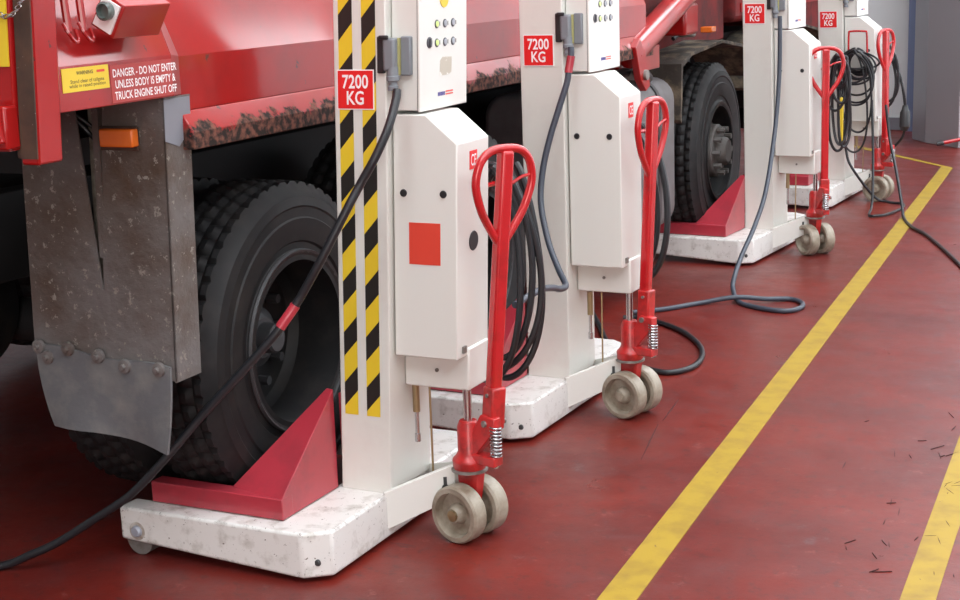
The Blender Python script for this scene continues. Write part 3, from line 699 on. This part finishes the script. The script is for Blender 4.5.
    for xx in (-.028, .028):
        a = MB(); a.X = HX; a.cyl((0, -.005, .02), .006, xx-.003, xx+.003, 'x', 10); a.cyl((0, -.008, -.066), .010, xx*1.3-.004, xx*1.3+.004, 'x', 12); a.build('bracket_bolt', m_dsteel, hb)
    a = MB(); a.X = HX; a.box(-.021, .021, -.019, .019, .02, ln-.006); ha = a.build('tow_handle', m_red, r, .009, seg=3)
    a = MB(); a.X = HX; lp = ln; hw = .098
    pts = [(-.010, 0, lp-.275), (-.040, 0, lp-.235), (-.075, 0, lp-.18), (-hw, 0, lp-.115), (-hw, 0, lp-.07), (-.082, 0, lp-.03), (-.050, 0, lp-.006), (0, 0, lp), (.050, 0, lp-.006), (.082, 0, lp-.03), (hw, 0, lp-.07), (hw, 0, lp-.115), (.075, 0, lp-.18), (.040, 0, lp-.235), (.010, 0, lp-.275)]
    a.tube(spline(pts, 5), .0125, 12); a.build('hand_loop', m_red, ha)
    a = MB(); a.X = HX; a.tube(spline([(.02, -.012, lp-.10), (.05, -.012, lp-.085), (.085, -.006, lp-.08)]), .005, 8); a.build('release_lever', m_red, ha)
    if i == 3:
        a = MB(); a.tube(spline([wl3(p) for p in [(.222, -.0, 1.03), (.222, -.05, 1.03), (.224, -.055, 1.08), (.228, -.055, 1.185), (.242, -.055, 1.20), (.335, -.055, 1.20), (.350, -.055, 1.185), (.352, -.055, 1.08), (.353, -.05, 1.03), (.353, .0, 1.03)]], 4), .007, 8)
        a.build('cable_bracket', m_red, cv)
    else:
        a = MB(); a.tube(spline([(.26, CD-.03, 1.06), (.26, CD+.10, 1.055), (.26, CD+.13, 1.07), (.26, CD+.135, 1.12)], 5), .008, 8); a.tube(spline([(.36, CD-.03, 1.06), (.36, CD+.10, 1.055), (.36, CD+.13, 1.07), (.36, CD+.135, 1.12)], 5), .008, 8); a.build('cable_bracket', m_red, cv)
    shear(c, lean, 0)
    for o_ in (lh, cv, cb): shear(o_, lean, DZ[i])
    return r
def wl3(p): return p
for i in range(4): lift(i)

# ------------------------------------------------------------------ cables
C = {
'c1': [[-2.189, 3.625, 1.368], [-2.185, 3.61, 1.342], [-2.184, 3.56, 1.269], [-2.207, 3.52, 1.19], [-2.248, 3.5, 1.116], [-2.276, 3.46, 1.042], [-2.334, 3.42, 0.919], [-2.403, 3.4, 0.804], [-2.442, 3.37, 0.738], [-2.472, 3.35, 0.693], [-2.563, 3.31, 0.589], [-2.679, 3.26, 0.46], [-2.769, 3.2, 0.344], [-2.867, 3.15, 0.238], [-2.973, 3.11, 0.163], [-3.08, 3.07, 0.092], [-3.165, 3.03, 0.05], [-3.253, 2.993, 0.015], [-3.40, 2.88, 0.013], [-3.7, 2.7, .013]],
'c2': [[-2.265, 4.97, 1.406], [-2.263, 4.965, 1.375], [-2.27, 4.96, 1.332], [-2.274, 4.95, 1.283], [-2.295, 4.93, 1.202], [-2.324, 4.9, 1.086], [-2.341, 4.87, 0.973], [-2.333, 4.83, 0.859], [-2.28, 4.77, 0.737], [-2.21, 4.7, 0.653], [-2.15, 4.63, 0.614], [-2.138, 4.59, .608], [-2.135, 4.54, .615], [-2.125, 4.48, 0.631], [-2.102, 4.35, 0.656], [-2.087, 4.2, 0.661], [-2.08, 4.1, 0.657]],
'c3': [[-2.498, 8.29, 1.377], [-2.494, 8.28, 1.273], [-2.488, 8.25, 1.027], [-2.478, 8.15, 0.758], [-2.45, 7.9, 0.458], [-2.447, 7.7, 0.298], [-2.454, 7.5, 0.17], [-2.442, 7.35, 0.093], [-2.427, 7.271, 0.04], [-2.334, 7.09, 0.012], [-2.196, 6.995, 0.012], [-2.063, 6.972, 0.012], [-2.013, 7.059, 0.012], [-2.035, 7.169, 0.012], [-2.116, 7.238, 0.012], [-2.223, 7.165, 0.02], [-2.357, 7.094, 0.034], [-2.51, 7.005, 0.012], [-2.627, 6.821, 0.012], [-2.75, 6.70, 0.012]],
'c4': [[-2.75, 6.58, .012], [-2.671, 6.6, 0.012], [-2.518, 6.522, 0.012], [-2.363, 6.388, 0.012], [-2.226, 6.199, 0.012], [-2.149, 6.021, 0.012], [-2.124, 5.851, 0.012], [-2.165, 5.733, 0.012], [-2.245, 5.72, 0.012], [-2.403, 5.818, 0.012], [-2.623, 6.093, 0.012], [-2.80, 6.40, 0.012], [-2.98, 6.70, .012]],
'c5': [[-2.462, 10.32, 0.727], [-2.431, 10.25, 0.394], [-2.396, 10.12, 0.142], [-2.386, 10.05, 0.03], [-2.36, 9.88, .012], [-2.314, 9.827, 0.012], [-2.247, 9.93, 0.012], [-2.214, 10.198, 0.012], [-2.252, 10.38, 0.012], [-2.356, 10.41, 0.015], [-2.45, 10.40, 0.05], [-2.584, 10.3, 0.26], [-2.641, 10.35, 0.377], [-2.668, 10.36, 0.583]],
'c6': [[-2.373, 10.35, 0.691], [-2.329, 10.3, 0.459], [-2.239, 10.1, 0.283], [-2.151, 9.9, 0.08], [-2.115, 9.80, 0.014], [-1.994, 9.481, 0.012], [-1.867, 9.257, 0.012], [-1.705, 8.889, 0.012], [-1.493, 8.359, 0.012], [-1.25, 7.707, 0.012]],
}
def cable(name, pts, r, m, label, k=8):
    a = MB(); a.tube(spline(pts, k), r, 12); return tag(a.build(name, m), label, 'cable')
c1 = cable('power_cable', C['c1'], .0125, m_cab, 'thick black cable sagging from the striped lift across the rear tyre to the floor')
a = MB(); a.tube(spline(C['c1'], 8)[58:68], .0150, 14); a.build('cable_sleeve', m_fork, c1)['label'] = 'red sleeve on the black cable'
c2 = cable('power_cable', C['c2'], .0115, m_cabg, 'grey cable bowing down from the plug of the second lift to the coil')
a = MB(); a.tube(spline(C['c2'], 8)[8:20], .0145, 14); a.build('cable_sleeve', m_fork, c2)['label'] = 'red sleeve below the plug'
cable('power_cable', C['c3'], .0125, m_cabg, 'cable dropping from the third lift to a flat loop on the red floor')
cable('power_cable', C['c4'], .0125, m_cab, 'black cable curling on the floor behind the wheels of the second lift')
cable('power_cable', C['c5'], .009, m_cab, 'thin cable looped on the floor around the wheels of the farthest lift')
cable('power_cable', C['c6'], .010, m_cab, 'black cable crossing the yellow line from the farthest lift to the right edge')
def loops(name, li, n, cx, cy, ztop, zbot, hw, r, m, label, jit=1.0, seed=1, dy=.012, zlen=.15):
    rr = random.Random(seed); a = MB(); pts = []
    for k in range(n):
        w_ = hw*rr.uniform(1-.28*jit, 1.0); zb = zbot + rr.uniform(0, zlen)*jit; zt = ztop - rr.uniform(0, .03); ox = rr.uniform(-.02, .02)*jit
        y = cy + (k-(n-1)/2)*dy
        for j in range(28):
            t = 2*PI*j/28 + PI/2
            zz = (zt+zb)/2 + (zt-zb)/2*math.sin(t); wd = w_*(math.cos(t))*(.82-.18*math.sin(t))
            pts.append(wpt(li, (cx+ox+wd, y+dy*j/28 + .01*math.sin(3*t+k), zz)))
    a.tube(spline(pts, 3), r, 8)
    return tag(a.build(name, m), label, 'cable coil')
loops('cable_coil', 0, 4, .352, .345, 1.125, .41, .208, .0105, m_cab, 'long black cable coil hanging behind the red handle of the striped lift', seed=4, dy=.020, zlen=.16, jit=1.5)
loops('cable_coil', 1, 2, .30, .345, 1.10, .452, .185, .0125, m_cab, 'black cable loop hanging behind the handle of the second lift', seed=9, dy=.02, zlen=.05)
loops('cable_coil', 3, 6, .287, -.048, 1.075, .86, .094, .0075, m_cab, 'small tight black cable coil on the red bracket of the farthest lift', seed=2, dy=.010, jit=.5)
loops('cable_coil', 3, 9, .300, -.150, 1.07, .36, .180, .0072, m_cab, 'large loose black cable coil draped down the front of the farthest lift', seed=11, dy=.010, zlen=.40, jit=1.5)
loops('cable_coil', 2, 6, .468, .30, 1.14, .50, .070, .0085, m_cab, 'bunched black cable coil hanging behind the handle of the third lift', seed=5, dy=.014, zlen=.35, jit=1.4)
loops('cable_coil', 3, 2, .385, .30, 1.08, .62, .135, .010, m_cab, 'black cable loop hanging behind the handle of the farthest lift', seed=8, dy=.014, zlen=.06)
# hanging connector at the end of its cable
th = thing('hanging_connector', 'black cable connector hanging at the right of the farthest lift', 'connector', (-2.335, 10.77, .50))
a = MB(); a.tube(spline([(-.10, .02, .49), (-.062, -.02, .42), (-.03, -.02, .33), (-.008, -.02, .23), (0, 0, .14)]), .010, 10); a.build('cable', m_cab, th)
a = MB(); a.lathe([(0, .15), (.018, .15), (.024, .12), (.035, .10), (.038, 0), (.030, -.01), (.022, -.03), (0, -.03)], 'z', (0, 0, 0), 18); a.build('connector_body', m_dark, th)
a = MB(); a.tube(spline([(0, 0, -.02), (-.02, .02, -.08), (-.07, .03, -.14), (-.14, .03, -.20)]), .009, 10); a.build('cable_tail', m_cab, th)
# yellow spool handle piece hung among the cables
a = MB(); a.prism([(-.012, -.20), (.012, -.20), (.015, .10), (.006, .13), (-.014, .13)], 'y', -.012, .012)
yp = a.build('yellow_holder', m_yel, None, .006); yp.location = wpt(3, (.205, -.19, .62)); tag(yp, 'narrow yellow plastic holder hanging between the black cables', 'holder')

# ------------------------------------------------------------------ things at the back
gp = thing('metal_panel', 'tall grey metal panel standing on the floor at the far right', 'panel', (-3.02, 14.25, 0), (0, 0, -1.02))
a = MB(); a.box(0, .34, 0, .5, 0, 2.6); a.build('side_sheet', mat('light_grey_metal', (.36, .37, .40), .35, metal=.3), gp, .006)
a = MB(); a.X = Matrix.Translation((.34, 0, 0)) @ Matrix.Rotation(.275, 4, 'Z'); a.box(0, .48, .0, .45, 0, 2.6); a.build('front_sheet', m_grey, gp, .006)
a = MB(); a.box(-3.21, -3.14, 14.86, 14.97, 0, 3.0); struct(a.build('trim_5', m_blue, smooth=False))
jb = thing('jack_bar', 'red metal bar with a black tip, poking in at the right edge', 'bar', (-2.62, 13.55, 0), (0, 0, 0))
a = MB(); a.tube([(0, 0, .05), (.55, .25, .16)], .016, 10); a.build('bar', m_red, jb)
a = MB(); a.tube([(-.03, -.013, .043), (.02, .01, .054)], .019, 10); a.build('tip', m_dark, jb)
a = MB(); a.cyl((.55, .25, 0), .07, 0, .17, 'z', 16); a.build('foot', m_redpump, jb)
